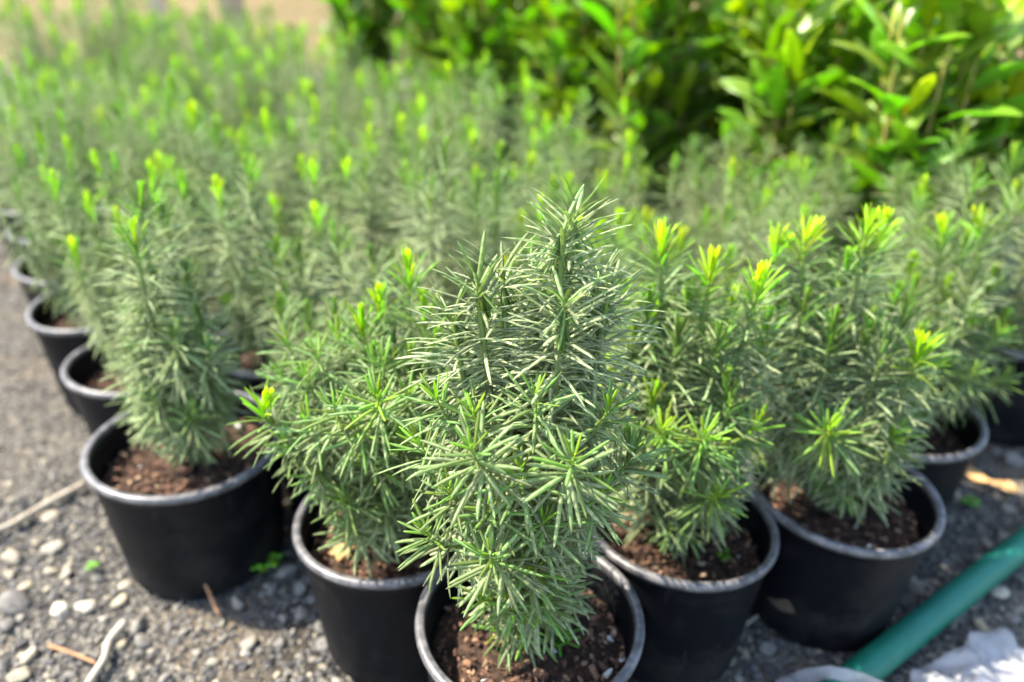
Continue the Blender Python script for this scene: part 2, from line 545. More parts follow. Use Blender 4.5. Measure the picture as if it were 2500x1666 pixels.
seen_pebbles = [  # px, py, width px, tone
    (120, 1255, 48, .95), (25, 1278, 60, .82), (115, 1303, 38, .86), (148, 1312, 34, .8), (55, 1340, 44, .88), (18, 1312, 36, .85), (135, 1395, 52, .99), (196, 1390, 54, .98), (285, 1343, 36, .93), (272, 1376, 48, .9),
    (270, 1478, 46, .9), (330, 1470, 46, .62), (238, 1415, 30, .97), (570, 1478, 46, .72), (545, 1385, 44, .78), (660, 1314, 56, .62), (692, 1410, 46, .58), (690, 1350, 48, .52), (62, 1500, 48, .84), (40, 1548, 70, .85),
    (28, 1378, 84, .5), (318, 1435, 56, .6), (10, 1430, 60, .4), (450, 1500, 26, .7), (490, 1520, 30, .74), (420, 1450, 26, .55), (5, 1520, 50, .42), (720, 1372, 40, .5), (705, 1330, 36, .6), (628, 1352, 44, .5), (105, 1060, 26, .92),
    (115, 1185, 44, .8), (85, 1240, 30, .85), (60, 1190, 30, .7), (310, 1550, 30, .8), (160, 1545, 36, .6), (380, 1560, 40, .6), (640, 1480, 36, .55), (740, 1440, 40, .5), (745, 1480, 50, .45), (650, 1420, 34, .6),
    (2300, 1352, 44, .97), (2105, 1345, 62, .66), (2250, 1280, 46, .6), (2330, 1290, 40, .55), (1672, 1512, 46, .82), (1765, 1490, 46, .6), (1940, 1545, 38, .85), (1560, 1545, 30, .6), (1870, 1520, 20, .7), (1700, 1555, 30, .6),
    (2210, 1400, 30, .5), (2270, 1245, 34, .7), (2320, 1170, 40, .66), (2200, 1140, 30, .9), (2330, 1410, 40, .5), (2260, 1430, 36, .9), (2060, 1400, 30, .5), (2170, 1290, 40, .45), (2310, 1230, 30, .7), (2330, 1060, 50, .62), (2290, 1040, 40, .6)]
pebs = []
for px, py, w, tn in seen_pebbles:
    p = on_z(px, py, 0.0)
    pebs.append((p.x, p.y, w * PX / FPX * pix(p)[2] * 0.5, tn))
for x0, x1, y0, y1, n in ((-1.0, -0.22, 0.55, 1.05, 70), (-1.6, -0.75, 1.0, 2.2, 50), (-0.25, 0.4, 0.5, 0.62, 16), (0.4, 1.15, 0.6, 1.1, 60), (0.85, 1.7, 1.05, 1.6, 30)):
    for _ in range(n):
        pebs.append((r.uniform(x0, x1), r.uniform(y0, y1), r.uniform(0.0045, 0.0095), float(np.clip(r.beta(2.0, 2.0), 0, 1))))
for k, (x, y, s, tn) in enumerate(pebs):
    o = add('pebble', peb_meshes[k % 7], ground, (x, y, float(gz(x, y)) + s * 0.28))
    o.rotation_euler = (r.normal(0, .25), r.normal(0, .25), r.uniform(0, 6.28))
    o.scale = (s * r.uniform(.95, 1.2), s * r.uniform(.7, .95), s * r.uniform(.5, .72))
    o['tone'] = float(tn)

def box_mesh(name, sx, sy, sz, m, bev=0.004):
    x, y = sx / 2, sy / 2
    pr = [(-x + bev, -y), (x - bev, -y), (x, -y + bev), (x, y - bev), (x - bev, y), (-x + bev, y), (-x, y - bev), (-x, -y + bev)]
    V = np.array([(px, py, 0) for px, py in pr] + [(px, py, sz) for px, py in pr], float)
    Q = [(k, (k + 1) % 8, 8 + (k + 1) % 8, 8 + k) for k in range(8)]
    T = [(0, k + 1, k) for k in range(1, 7)] + [(8, 8 + k, 8 + k + 1) for k in range(1, 7)]
    return new_mesh(name, V, [np.array(Q), np.array(T)], m, smooth=False)


for px, y, sx, tn, lab in ((372, 5.2, 0.085, 1.0, 'pale timber post far behind the yews'), (283, 5.4, 0.05, 0.15, 'thin dark timber stake far behind the yews'), (540, 5.3, 0.12, 0.5, 'broad brown timber post far behind the yews')):
    p = on_y(px, 60, y)
    o = add('timber_post', box_mesh('timber_post', sx, sx, 1.3, M_PLANK), None, (p.x, y, -0.03))
    o['tone'] = tn
    tag(o, lab, 'post')

# bare tan earth rising behind the fence
bx, by = np.meshgrid(np.linspace(-30, 30, 61), np.concatenate([np.linspace(6.2, 11, 25), [14, 20, 40]]), indexing='ij')
bz = np.clip((by - 6.4) * 0.55, -0.05, None)
bz = np.where(bz > 1.8, 1.8 + (bz - 1.8) * 0.04, bz) + 0.10 * np.sin(bx * 1.7) * np.sin(by * 1.3) * (by > 6.6)
i, j = np.meshgrid(np.arange(60), np.arange(27), indexing='ij')
a = i * 28 + j
M_EARTH = solid('bare_earth', (0.155, 0.118, 0.055), 0.95, 0.2, (1.6, (0.105, 0.078, 0.036), 0.4, 0.7), (9.0, 0.6, 0.05))
bank = add('earth_bank', new_mesh('earth_bank', np.stack([bx, by, bz], -1).reshape(-1, 3), [np.stack([a, a + 28, a + 29, a + 1], -1).reshape(-1, 4)], M_EARTH))
tag(bank, 'bare tan earth bank rising far behind the plants', kind='structure')


# ------------------------------------------------------------------ pots and soil
RIM_Z, RIM_R, SOIL_Z = 0.225, 0.139, 0.174


def pot_meshes(seed):
    wall = [(0.0, 0.004), (0.104, 0.004), (0.1075, 0.0), (0.112, 0.001), (0.1145, 0.006), (0.1165, 0.030), (0.1245, 0.130), (0.130, 0.196), (0.1315, 0.2045), (0.1345, 0.2085),
            (0.1345, 0.2165), (0.1272, 0.2165), (0.1262, 0.2135), (0.1240, 0.2100), (0.1264, 0.2060), (0.1234, 0.2015), (0.1255, 0.1970), (0.1222, 0.1915), (0.1215, 0.172), (0.1190, 0.140)]
    V, Q = lathe(wall, 72)
    pot = new_mesh('pot', V, [Q], M_POT)
    rim = []
    for k in range(13):   # a rolled bead, flattened outside, with a fine groove on top
        a = 2 * math.pi * k / 12
        rr = 0.1328 + 0.0062 * math.cos(a)
        z = 0.2185 + 0.0078 * math.sin(a)
        if k == 3:
            z -= 0.0016
        rim.append((rr, z))
    V2, Q2 = lathe(rim, 72)
    # hand-moulded: rims are never perfectly round or level
    g = np.random.default_rng(seed)
    ph = g.uniform(0, 6.28, 3)
    for VV in (V2,):
        th = np.arctan2(VV[:, 1], VV[:, 0])
        k = 1 + 0.010 * np.cos(2 * th + ph[0]) + 0.004 * np.cos(3 * th + ph[1])
        VV[:, :2] *= k[:, None]
        VV[:, 2] += 0.0022 * np.cos(2 * th + ph[2])
    th = np.arctan2(V[:, 1], V[:, 0])
    up = np.clip((V[:, 2] - 0.05) / 0.16, 0, 1)
    k = 1 + up * (0.010 * np.cos(2 * th + ph[0]) + 0.004 * np.cos(3 * th + ph[1]))
    V[:, :2] *= k[:, None]
    V[:, 2] += up * up * 0.0022 * np.cos(2 * th + ph[2])
    pot = new_mesh('pot', V, [Q], M_POT)
    return pot, new_mesh('rim', V2, [Q2], M_RIM)


POTS = [pot_meshes(s) for s in range(4)]
# a tapered shell slightly over-wide inside would show through, so soil stops 2 mm short of the wall


def soil_mesh(seed):
    g = np.random.default_rng(seed)
    rings, seg = 14, 44
    V = [(0, 0, SOIL_Z)]
    ph = g.uniform(0, 6.28, 4)
    for i in range(1, rings + 1):
        rad = 0.1195 * i / rings
        for j in range(seg):
            a = 2 * math.pi * j / seg
            x, y = rad * math.cos(a), rad * math.sin(a)
            z = SOIL_Z + 0.004 * math.sin(40 * x + ph[0]) * math.cos(36 * y + ph[1]) + 0.003 * math.sin(90 * x + ph[2]) * math.sin(95 * y + ph[3]) + g.normal(0, 0.0012) - 0.006 * (i / rings) ** 4
            V.append((x, y, z))
    T = [(0, 1 + j, 1 + (j + 1) % seg) for j in range(seg)]
    Q = [(1 + (i - 1) * seg + j, 1 + i * seg + j, 1 + i * seg + (j + 1) % seg, 1 + (i - 1) * seg + (j + 1) % seg) for i in range(1, rings) for j in range(seg)]
    return new_mesh('soil', np.array(V), [np.array(T), np.array(Q)], M_SOIL)


SOILS = [soil_mesh(s) for s in (21, 22, 23)]


def chip_field(g, n, smin, smax):
    rad = 0.116 * np.sqrt(g.uniform(0, 1, n))
    th = g.uniform(0, 2 * np.pi, n)
    size = 0.8 * np.exp(g.uniform(math.log(smin), math.log(smax), n))
    pos = np.stack([rad * np.cos(th), rad * np.sin(th), SOIL_Z + 0.0035 + size * 0.12], 1)
    return pos, size


MULCH = []
for s in range(3):
    g = np.random.default_rng(60 + s)
    pos, size = chip_field(g, 520, 0.0022, 0.006)
    V, F, idx = heap(g, pos, size, (1.15, 0.7, 0.4), 0.6, 0.25)
    MULCH.append(new_mesh('mulch', V, [F], M_CHIP, {'tone': np.clip(g.beta(1.6, 2.2, len(pos)), 0, 1)[idx]}, smooth=False))
CHIP_ME = []
for s in range(6):
    g = np.random.default_rng(80 + s)
    V, F, idx = heap(g, np.zeros((1, 3)), np.ones(1), (1.2, 0.62, 0.34), 0.0, 0.2)
    CHIP_ME.append(new_mesh('bark_chip', V, [F], M_CHIP, smooth=False))


def fill_pot(root, k, chips=0, mulch=True, scale=1.0):
    pot = add('pot', POTS[k % 4][0], root)
    rim = add('rim', POTS[k % 4][1], pot)
    soil = add('soil', SOILS[k % 3], root)
    a = 1.9 * k
    pot.rotation_euler.z = soil.rotation_euler.z = a
    for o in (pot, soil):
        o.scale = (scale, scale, 1)
    if mulch:
        tag(add('mulch', MULCH[k % 3], soil), kind='stuff')
    if chips:
        g = np.random.default_rng(900 + k)
        pos, size = chip_field(g, chips, 0.0045, 0.0105)
        for q in range(chips):
            o = add('bark_chip', CHIP_ME[q % 6], soil, tuple(pos[q] + (0, 0, 0.002)))
            o.rotation_euler = (g.normal(0, .35), g.normal(0, .35), g.uniform(0, 6.28))
            o.scale = (size[q],) * 3
            o['tone'] = float(np.clip(g.beta(2.0, 1.8), 0, 1) if g.random() > 0.03 else 1.0)
    return pot


# ------------------------------------------------------------------ plum yew shoots
NT = {3: (np.array([0, .08, .40, .78, .94, 1.0]), np.array([.40, .85, 1.0, .94, .58, .07])), 2: (np.array([0, .3, .85, 1.0]), np.array([.55, 1.0, .90, .10]))}


def needle_block(b, d, n, ln, w, c, q):
    """b base, d direction, n face normal (all (N,3)); ln, w, c length, width, recurve (N,). Closed diamond-section leaves."""
    t, pw = NT[q]
    K = len(t)
    s = np.cross(d, n)
    cen = b[:, None] + d[:, None] * (ln[:, None] * t)[..., None] - n[:, None] * (ln * c)[:, None, None] * (t ** 2)[None, :, None]
    # the leaf keeps its face perpendicular to its curve
    tang = d[:, None] - n[:, None] * (2 * c)[:, None, None] * t[None, :, None]
    nn = n[:, None] + d[:, None] * (2 * c)[:, None, None] * t[None, :, None]
    nn = nn / np.linalg.norm(nn, axis=2, keepdims=True)
    hw = 0.5 * w[:, None] * pw[None]
    Lf, Rt = cen - s[:, None] * hw[..., None], cen + s[:, None] * hw[..., None]
    Up, Dn = cen + nn * (hw * 0.34)[..., None], cen - nn * (hw * 0.30)[..., None]
    V = np.stack([Lf, Up, Rt, Dn], 2)                          # N,K,4,3
    Nn = len(b)
    base = (np.arange(Nn) * K * 4)[:, None, None]
    i, j = np.meshgrid(np.arange(K - 1), np.arange(4), indexing='ij')
    Q = np.stack([i * 4 + j, i * 4 + (j + 1) % 4, (i + 1) * 4 + (j + 1) % 4, (i + 1) * 4 + j], -1).reshape(1, -1, 4) + base
    return V.reshape(-1, 3), Q.reshape(-1, 4), K * 4


def bez(p0, p1, p2, n):
    t = np.linspace(0, 1, n)[:, None]
    return (1 - t) ** 2 * np.asarray(p0) + 2 * t * (1 - t) * np.asarray(p1) + t ** 2 * np.asarray(p2)


def grow(g, p0, p1, p2, leaf_from=0.15, spacing=0.0021, Lmax=0.055, fresh=0.5, dusty=0.85, width=0.0040, droop=0.12, spread=1.0, arch=0.22, tuft=1.0, mature=1.3, ranked=0.34):
    """One shoot: its stem path and the leaves set spirally along it."""
    path = bez(p0, p1, p2, 24)
    seg = np.linalg.norm(np.diff(path, axis=0), axis=1)
    cum = np.concatenate([[0], np.cumsum(seg)])
    S_ = cum[-1]
    n = max(10, int(S_ * (1 - leaf_from) / spacing))
    sp = S_ * leaf_from + (S_ * (1 - leaf_from)) * (np.arange(n) + g.uniform(-.3, .3, n)) / n
    sp = np.clip(sp, 0, S_ * 0.999)
    b = np.stack([np.interp(sp, cum, path[:, k]) for k in range(3)], 1)
    Tm = np.gradient(path, axis=0)
    T = np.stack([np.interp(sp, cum, Tm[:, k]) for k in range(3)], 1)
    T /= np.linalg.norm(T, axis=1, keepdims=True)
    dt = S_ - sp
    al1 = np.interp(dt, [0, .010, .022, .040, .065, .11, .2], [4, 7, 14, 34, 58, 78, 90])
    al0 = np.interp(dt, [0, .004, .012, .030, .08, .2], [14, 34, 56, 70, 84, 92])
    al = (al1 * tuft + al0 * (1 - tuft)) * spread + g.normal(0, 5.0, n)
    al = np.radians(np.clip(al, 3, 118))
    ph = np.arange(n) * 2.39996 + g.normal(0, 0.28, n)
    ph = ph - ranked * tuft * np.sin(2 * ph)                   # leaves of upright shoots lie roughly in two ranks
    ref = np.array([0.2, -0.95, 0.1])
    A = np.cross(T, ref)
    A /= np.linalg.norm(A, axis=1, keepdims=True) + 1e-9
    B = np.cross(T, A)
    rad = np.cos(ph)[:, None] * A + np.sin(ph)[:, None] * B
    d = np.cos(al)[:, None] * T + np.sin(al)[:, None] * rad
    agef = np.clip(dt / 0.12, 0, 1)
    d[:, 2] -= droop * agef * g.uniform(0.2, 1.6, n)
    d /= np.linalg.norm(d, axis=1, keepdims=True)
    nn = T - d * np.sum(T * d, 1, keepdims=True) + g.normal(0, 0.13, (n, 3))
    nn -= d * np.sum(nn * d, 1, keepdims=True)
    nn /= np.linalg.norm(nn, axis=1, keepdims=True) + 1e-9
    ln = np.interp(dt, [0, .008, .022, .045, .07], [.30, .46, .70 + .15 * (1 - tuft), .95, 1.0]) * Lmax * g.uniform(0.78, 1.1, n)
    w = width * np.interp(dt, [0, .01, .03], [.72, .9, 1.0]) * g.uniform(0.85, 1.12, n)
    c = np.where(dt < .02, g.uniform(-.12, .04, n), g.normal(arch, 0.10, n))
    a0 = np.interp(fresh, [0, 0.5, 1.0], [0.58, 0.32, 0.03])
    age = np.interp(dt * mature, [0, .012, .035, .075, .15], [a0, a0 + .06, a0 + .17, max(a0 + .36, .60), 1.0]) + g.normal(0, .05, n)
    age = np.clip(age, 0.001, 1) * np.interp(dt, [0, .06, .12], [1, 1, dusty])
    rnd = g.uniform(0, 1, n)
    b = b + d * 0.0012
    sr = np.interp(np.linspace(0, 1, 24), [0, 1], [0.0016 + 0.010 * S_ * 0.9, 0.0007])
    sr = np.clip(sr, 0.0007, 0.0040)
    sage = np.interp((S_ - cum), [0, .03, .10, .2], [0.0, .35, .6, 1.0])
    return dict(path=path, sr=sr, sage=sage, b=b, d=d, n=nn, ln=ln, w=w, c=c, age=age, rnd=rnd, dt=dt)


def shoot_mesh(sh, q, keep=None, stem=True, leaves=True, org=(0, 0, 0)):
    Vs, Fs, age, rnd, mi, off = [], [], [], [], [], 0
    if stem:
        V, Q, T, fr = tube(sh['path'], sh['sr'], 6)
        Vs.append(V)
        Fs += [Q, T]
        mi += [1] * (len(Q) + len(T))
        ii = np.clip((fr * 23).round().astype(int), 0, 23)
        age.append(sh['sage'][ii])
        rnd.append(np.full(len(V), 0.5))
        off = len(V)
    if leaves:
        k = slice(None) if keep is None else keep
        V, Q, vp = needle_block(sh['b'][k], sh['d'][k], sh['n'][k], sh['ln'][k], sh['w'][k], sh['c'][k], q)
        Vs.append(V)
        Fs.append(Q + off)
        mi += [0] * len(Q)
        age.append(np.repeat(sh['age'][k], vp))
        rnd.append(np.repeat(sh['rnd'][k], vp))
    # polygons of one size must stay grouped: reorder material indices to match
    return new_mesh('shoot', np.vstack(Vs) - np.asarray(org), Fs, [M_NEEDLE, M_STEM], {'age': np.concatenate(age), 'rnd': np.concatenate(rnd)}, mi)


NEEDLE_ME = {}
for c in (-0.1, 0.0, 0.1, 0.2, 0.3, 0.4):
    V, Q, vp = needle_block(np.zeros((1, 3)), np.array([[1.0, 0, 0]]), np.array([[0, 0, 1.0]]), np.ones(1), np.ones(1) * 0.09, np.array([c]), 3)
    NEEDLE_ME[c] = new_mesh('needle', V, [Q], M_NEEDLE)
CS = np.array(sorted(NEEDLE_ME))


def fill_shoots(g, H, n_lead, n_side, n_low, fresh, spread=0.075, Lmax=0.056, lean=(0, 0), dusty=0.85, rad=0.10, lead_from=0.25, arch=0.18):
    """A whole bush in the plant's own frame: leaders, side shoots up the height, short low shoots over the soil."""
    out = []
    top = SOIL_Z + H
    for k in range(n_lead):
        a = 2 * math.pi * (k + g.uniform(-.3, .3)) / n_lead
        rr = spread * (0.25 if k == 0 else g.uniform(0.55, 1.05))
        h = top if k == 0 else SOIL_Z + H * g.uniform(0.72, 0.98)
        tip = np.array([rr * math.cos(a) + lean[0], rr * math.sin(a) + lean[1], h])
        p0 = np.array([0.012 * math.cos(a), 0.012 * math.sin(a), SOIL_Z])
        pm = np.array([tip[0] * 0.95 + 0.02 * math.cos(a), tip[1] * 0.95 + 0.02 * math.sin(a), SOIL_Z + H * 0.42])
        out.append(grow(g, p0, pm, tip, lead_from, 0.0021, Lmax, fresh * g.uniform(.3, 1.3), dusty, arch=arch))
    for k in range(n_side):
        a = k * 2.4 + g.uniform(-.4, .4)
        z0 = SOIL_Z + H * g.uniform(0.10, 0.60)
        ln = g.uniform(0.075, 0.14)
        ra = rad * g.uniform(0.65, 1.0)
        tip = np.array([ra * math.cos(a), ra * math.sin(a), z0 + ln * g.uniform(.55, .95)])
        p0 = np.array([0.02 * math.cos(a), 0.02 * math.sin(a), z0 - 0.03])
        pm = np.array([ra * 0.8 * math.cos(a), ra * 0.8 * math.sin(a), z0 + ln * 0.1])
        out.append(grow(g, p0, pm, tip, 0.22, 0.0020, Lmax * 0.95, fresh * g.uniform(0, .6), dusty, tuft=0.25, arch=arch))
    for k in range(n_low):
        a = k * 2.1 + g.uniform(-.5, .5)
        z0 = SOIL_Z + g.uniform(0.055, 0.11)
        ra = rad * g.uniform(0.55, 0.92)
        tip = np.array([ra * math.cos(a), ra * math.sin(a), z0 + g.uniform(-0.015, 0.03)])
        p0 = np.array([0.01 * math.cos(a), 0.01 * math.sin(a), z0 - 0.03])
        pm = np.array([ra * 0.55 * math.cos(a), ra * 0.55 * math.sin(a), z0 + 0.02])
        out.append(grow(g, p0, pm, tip, 0.25, 0.0024, Lmax * 0.9, fresh * 0.2, dusty, droop=0.5, tuft=0.0))
    return out


def plant_root(name, x, y, label, group, cat='potted plant'):
    o = tag(bpy.data.objects.new(name, None), label, cat, group)
    COL.objects.link(o)
    o.location = (x, y, 0)
    o.empty_display_size = 0.1
    return o


def build_near(x, y, label, shoots, k, chips, singles, scale=1.0):
    """A near plant: every shoot a part; the leaves that show largest are objects of their own, the rest one mass."""
    root = plant_root('potted_yew', x, y, label, 'potted plum yews in the nursery block')
    fill_pot(root, k, chips, True, scale)
    cand = []
    eye = np.array([-x, -y, CAMZ])
    for si, sh in enumerate(shoots):
        tipw = sh['b'] + sh['d'] * sh['ln'][:, None]
        mid = (sh['b'] + tipw) / 2
        v = mid - eye
        dist = np.linalg.norm(v, axis=1)
        # how large it shows: length across the line of sight, on the camera's side of the plant
        across = np.linalg.norm(np.cross(sh['d'], v / dist[:, None]), axis=1) * sh['ln'] / dist
        side = -(mid[:, :2] @ (np.array([x, y]) / math.hypot(x, y)))
        score = across * np.clip(0.35 + side / 0.10, 0.05, 1.6)
        for i in range(len(score)):
            cand.append((score[i], si, i))
    cand.sort(reverse=True)
    chosen = {}
    for s, si, i in cand[:singles]:
        chosen.setdefault(si, []).append(i)
    rest = []
    for si, sh in enumerate(shoots):
        picks = chosen.get(si, [])
        mask = np.ones(len(sh['b']), bool)
        mask[picks] = False
        so = add('shoot', shoot_mesh(sh, 3, None, stem=True, leaves=False), root) if singles else add('shoot', shoot_mesh(sh, 3), root)
        for i in picks:
            o = bpy.data.objects.new('needle', NEEDLE_ME[float(CS[np.argmin(abs(CS - sh['c'][i]))])])
            COL.objects.link(o)
            o.parent = so
            d, n_ = sh['d'][i], sh['n'][i]
            s_ = np.cross(n_, d)
            wl, ww = sh['ln'][i], sh['w'][i] / 0.09
            b_ = sh['b'][i]
            o.matrix_local = Matrix(((d[0] * wl, s_[0] * ww, n_[0] * wl, b_[0]), (d[1] * wl, s_[1] * ww, n_[1] * wl, b_[1]), (d[2] * wl, s_[2] * ww, n_[2] * wl, b_[2]), (0, 0, 0, 1)))
            o['age'] = float(sh['age'][i])
            o['rnd'] = float(sh['rnd'][i])
        if singles and mask.any():
            rest.append((sh, mask))
    if rest:
        big = {k_: np.concatenate([sh[k_][m_] for sh, m_ in rest]) for k_ in ('b', 'd', 'n', 'ln', 'w', 'c', 'age', 'rnd')}
        fo = add('foliage', shoot_mesh(big, 3, None, stem=False), root)
        tag(fo, kind='stuff')
    return root


def tips_to_shoots(g, x, y, tips, fresh, dusty=0.85, Lmax=0.057, **kw):
    """tips: (tip px, py, y), (mid px, py, y) or None, low end height or None, fresh or None"""
    out = []
    for t in tips:
        (tx, ty, tyy), mid, z0, fr = (list(t) + [None, None, None])[:4]
        tip = np.array(on_y(tx, ty, tyy)) - (x, y, 0)
        if z0 is None:
            p0 = np.array([tip[0] * 0.12, tip[1] * 0.12, SOIL_Z])
        else:
            zz = tip[2] - z0
            p0 = np.array([tip[0] * 0.15, tip[1] * 0.15, max(zz, SOIL_Z)])
        if mid is not None:
            pm_ = np.array(on_y(*mid)) - (x, y, 0)
        if z0 is None or mid is not None:                      # the measured point is the top of the leaf tuft, not of the stem
            dv = tip - (pm_ if mid is not None else p0)
            tip = tip - dv / np.linalg.norm(dv) * 0.022
        if mid is not None:
            pm = 2 * pm_ - 0.5 * p0 - 0.5 * tip                # so that the curve passes through the mid point
        elif z0 is None:
            pm = np.array([tip[0] * 1.02, tip[1] * 1.02, p0[2] + (tip[2] - p0[2]) * 0.45])
        else:
            pm = np.array([tip[0] * 0.85, tip[1] * 0.85, p0[2] + (tip[2] - p0[2]) * 0.25])
        lf = 0.3 if z0 is None else 0.12
        out.append(grow(g, p0, pm, tip, lf, 0.0016, Lmax, fresh if fr is None else fr, dusty, tuft=1.0 if z0 is None or mid is not None else 0.15, **{**kw, **({} if z0 is None else {'droop': 0.34})}))
    return out


g = np.random.default_rng(101)
# the plant in focus
CX, CY = 0.029, 0.641
tips_c = [((1322, 528, .675), (1304, 660, .67)), ((1278, 550, .655), (1284, 700, .65)), ((1108, 655, .645), (1113, 800, .645)), ((1164, 660, .665), (1162, 760, .665)),
          ((1386, 700, .665), (1372, 810, .655)), ((1297, 722, .605), (1284, 830, .615)), ((1052, 728, .665), (1064, 860, .655)), ((1225, 660, .70), (1232, 760, .69)), ((1375, 660, .70), (1350, 780, .69)),
          ((1455, 975, .61), (1418, 1085, .62), .10), ((1231, 902, .575), None, .09), ((1080, 1022, .525), None, .085), ((1322, 1043, .53), None, .085), ((1196, 1076, .545), None, .08), ((1124, 1272, .515), None, .07),
          ((972, 1215, .56), None, .07), ((1216, 1302, .555), None, .05), ((1175, 1390, .565), None, .03), ((1105, 1375, .575), None, .03), ((1250, 1385, .575), None, .03), ((1215, 1440, .60), None, .02), ((1140, 1450, .60), None, .02), ((1086, 938, .575), None, .09), ((1000, 905, .60), None, .09), ((1400, 930, .59), None, .08), 
          ((1030, 1120, .56), None, .07), ((1390, 1120, .575), None, .07), ((1250, 1190, .55), None, .07), ((1120, 1160, .545), None, .06),
          ((960, 1010, .60), None, .08)]
sh_c = tips_to_shoots(g, CX, CY, tips_c, 0.48, 0.97, mature=2.0)
sh_c += fill_shoots(g, 0.20, 0, 7, 3, 0.25, rad=0.065, dusty=1.0)
build_near(CX, CY, 'sharp blue-green plum yew nearest the camera in a ribbed black pot', sh_c, 0, 150, 300, 0.985)

# left of it, half hidden
BX, BY = -0.160, 0.812
tips_b = [((602, 893, .725), (650, 985, .75), .11, 1.0), ((866, 908, .665), None, .09, .55), ((765, 930, .69), None, .09), ((700, 960, .71), None, .09), ((785, 1148, .70), None, .05), ((940, 900, .70), None, .09), ((650, 1010, .73), None, .08),
          ((826, 690, .80), None, None, .9), ((868, 642, .85), None, None, 1.0), ((940, 566, .87), None, None, 1.0), ((975, 655, .82), None, None, .8), ((722, 800, .78), None, .12), ((655, 770, .84), None, .14), ((945, 780, .77), None, None, .5), ((770, 760, .82), None, .12, .6),
          ((880, 820, .74), None, .1), ((640, 850, .80), None, .1), ((720, 1080, .72), None, .06), ((860, 1060, .70), None, .06), ((930, 1010, .69), None, .07), ((1000, 760, .80), None, .1), ((820, 980, .68), None, .07), ((700, 860, .76), None, .1)]
sh_b = tips_to_shoots(g, BX, BY, tips_b, 0.42, 0.92, mature=1.5)
sh_b += fill_shoots(g, 0.34, 3, 12, 9, 0.3, rad=0.115)
build_near(BX, BY, 'bushy plum yew with an orange dead leaf on its soil', sh_b, 1, 90, 300, 0.975)

DX, DY = 0.242, 0.818
tips_d = [((1519, 532, .865), (1520, 700, .85), None, 1.0), ((1637, 578, .835), (1615, 760, .83), None, 1.0), ((1752, 602, .81), (1705, 800, .82), None, 1.0), ((1585, 640, .86), None, None, .7), ((1690, 650, .87), None, None, .8), ((1450, 720, .84), None, None, .5),
          ((1490, 640, .84), None, None, .6), ((1560, 720, .80), None, None, .4), ((1660, 730, .79), None, None, .5), ((1780, 700, .83), None, None, .6), ((1440, 800, .84), None, None, .3), ((1650, 1135, .72), None, .05, .5), ((1740, 970, .76), None, .07, .7), ((1520, 980, .73), None, .08), ((1620, 990, .71), None, .08),
          ((1395, 820, .86), None, .1, 1.0)]
sh_d = tips_to_shoots(g, DX, DY, tips_d, 0.6, 0.95, mature=1.2)
sh_d += fill_shoots(g, 0.34, 5, 4, 10, 0.6, rad=0.09, spread=0.075, Lmax=0.056)
build_near(DX, DY, 'plum yew with yellow tips just right of the sharp front plant', sh_d, 2, 90, 300, 0.955)

EX, EY = 0.496, 0.895
tips_e = [((1880, 507, .93), (1845, 700, .91), None, 1.0), ((1806, 527, .95), (1790, 700, .93), None, 1.0), ((2014, 482, .93), (1965, 680, .91), None, 1.0), ((2040, 470, .98), None, None, 1.0), ((1950, 560, .95), None, None, .8), ((1790, 640, .93), None, None, .5), ((2123, 757, .84), (2090, 850, .85), .15, 1.0),
          ((2070, 640, .95), None, None, .7), ((1850, 650, .88), None, None, .5), ((1920, 700, .86), None, None, .6), ((2010, 700, .88), None, None, .5), ((1770, 740, .90), None, None, .3), ((2060, 990, .83), None, .07, .6), ((1900, 980, .77), None, .07)]
sh_e = tips_to_shoots(g, EX, EY, tips_e, 0.6, 0.95, mature=1.2)
sh_e += fill_shoots(g, 0.34, 6, 4, 12, 0.6, rad=0.09, spread=0.08, Lmax=0.056)
build_near(EX, EY, 'yellow-tipped plum yew in a scuffed pot beside the green hose', sh_e, 3, 80, 220, 1.0)

ea = math.atan2(-EY, -EX) - 0.30
pot_e = [o for o in bpy.data.objects if o.name.startswith('pot') and o.parent and o.parent.get('label', '').startswith('yellow-tipped plum yew in a scuffed')][0]
gs = np.random.default_rng(41)
Vs_, Qs_ = [], []
NU, NV = 19, 9
for i in range(NU):
    for j in range(NV):
        u, v = i / (NU - 1) * 2 - 1, j / (NV - 1) * 2 - 1
        top, bot = 0.010 + 0.007 * math.sin(3.1 * u + 0.6) + 0.008 * max(0, u), -0.006 - 0.004 * math.cos(2.3 * u)
        edge = max(0.0, 1 - abs(u) ** 3)
        z = 0.066 + (bot + (top - bot) * (v + 1) / 2) * edge + gs.normal(0, .0004)
        ang = ea + u * 0.20
        rr = np.interp(z, [0.006, 0.030, 0.130, 0.196], [0.1145, 0.1165, 0.1245, 0.130]) * 1.018 + 0.0006
        Vs_.append((rr * math.cos(ang), rr * math.sin(ang), z))
Qs_ = [(i * NV + j, (i + 1) * NV + j, (i + 1) * NV + j + 1, i * NV + j + 1) for i in range(NU - 1) for j in range(NV - 1)]
M_MUD = solid('dried_mud', (0.085, 0.066, 0.048), 0.95, 0.1, (90.0, (0.045, 0.036, 0.028), 0.4, 0.65))
mud = add('mud_smear', new_mesh('mud_smear', np.array(Vs_), [np.array(Qs_)], M_MUD), pot_e)
mud.rotation_euler.z = -pot_e.rotation_euler.z

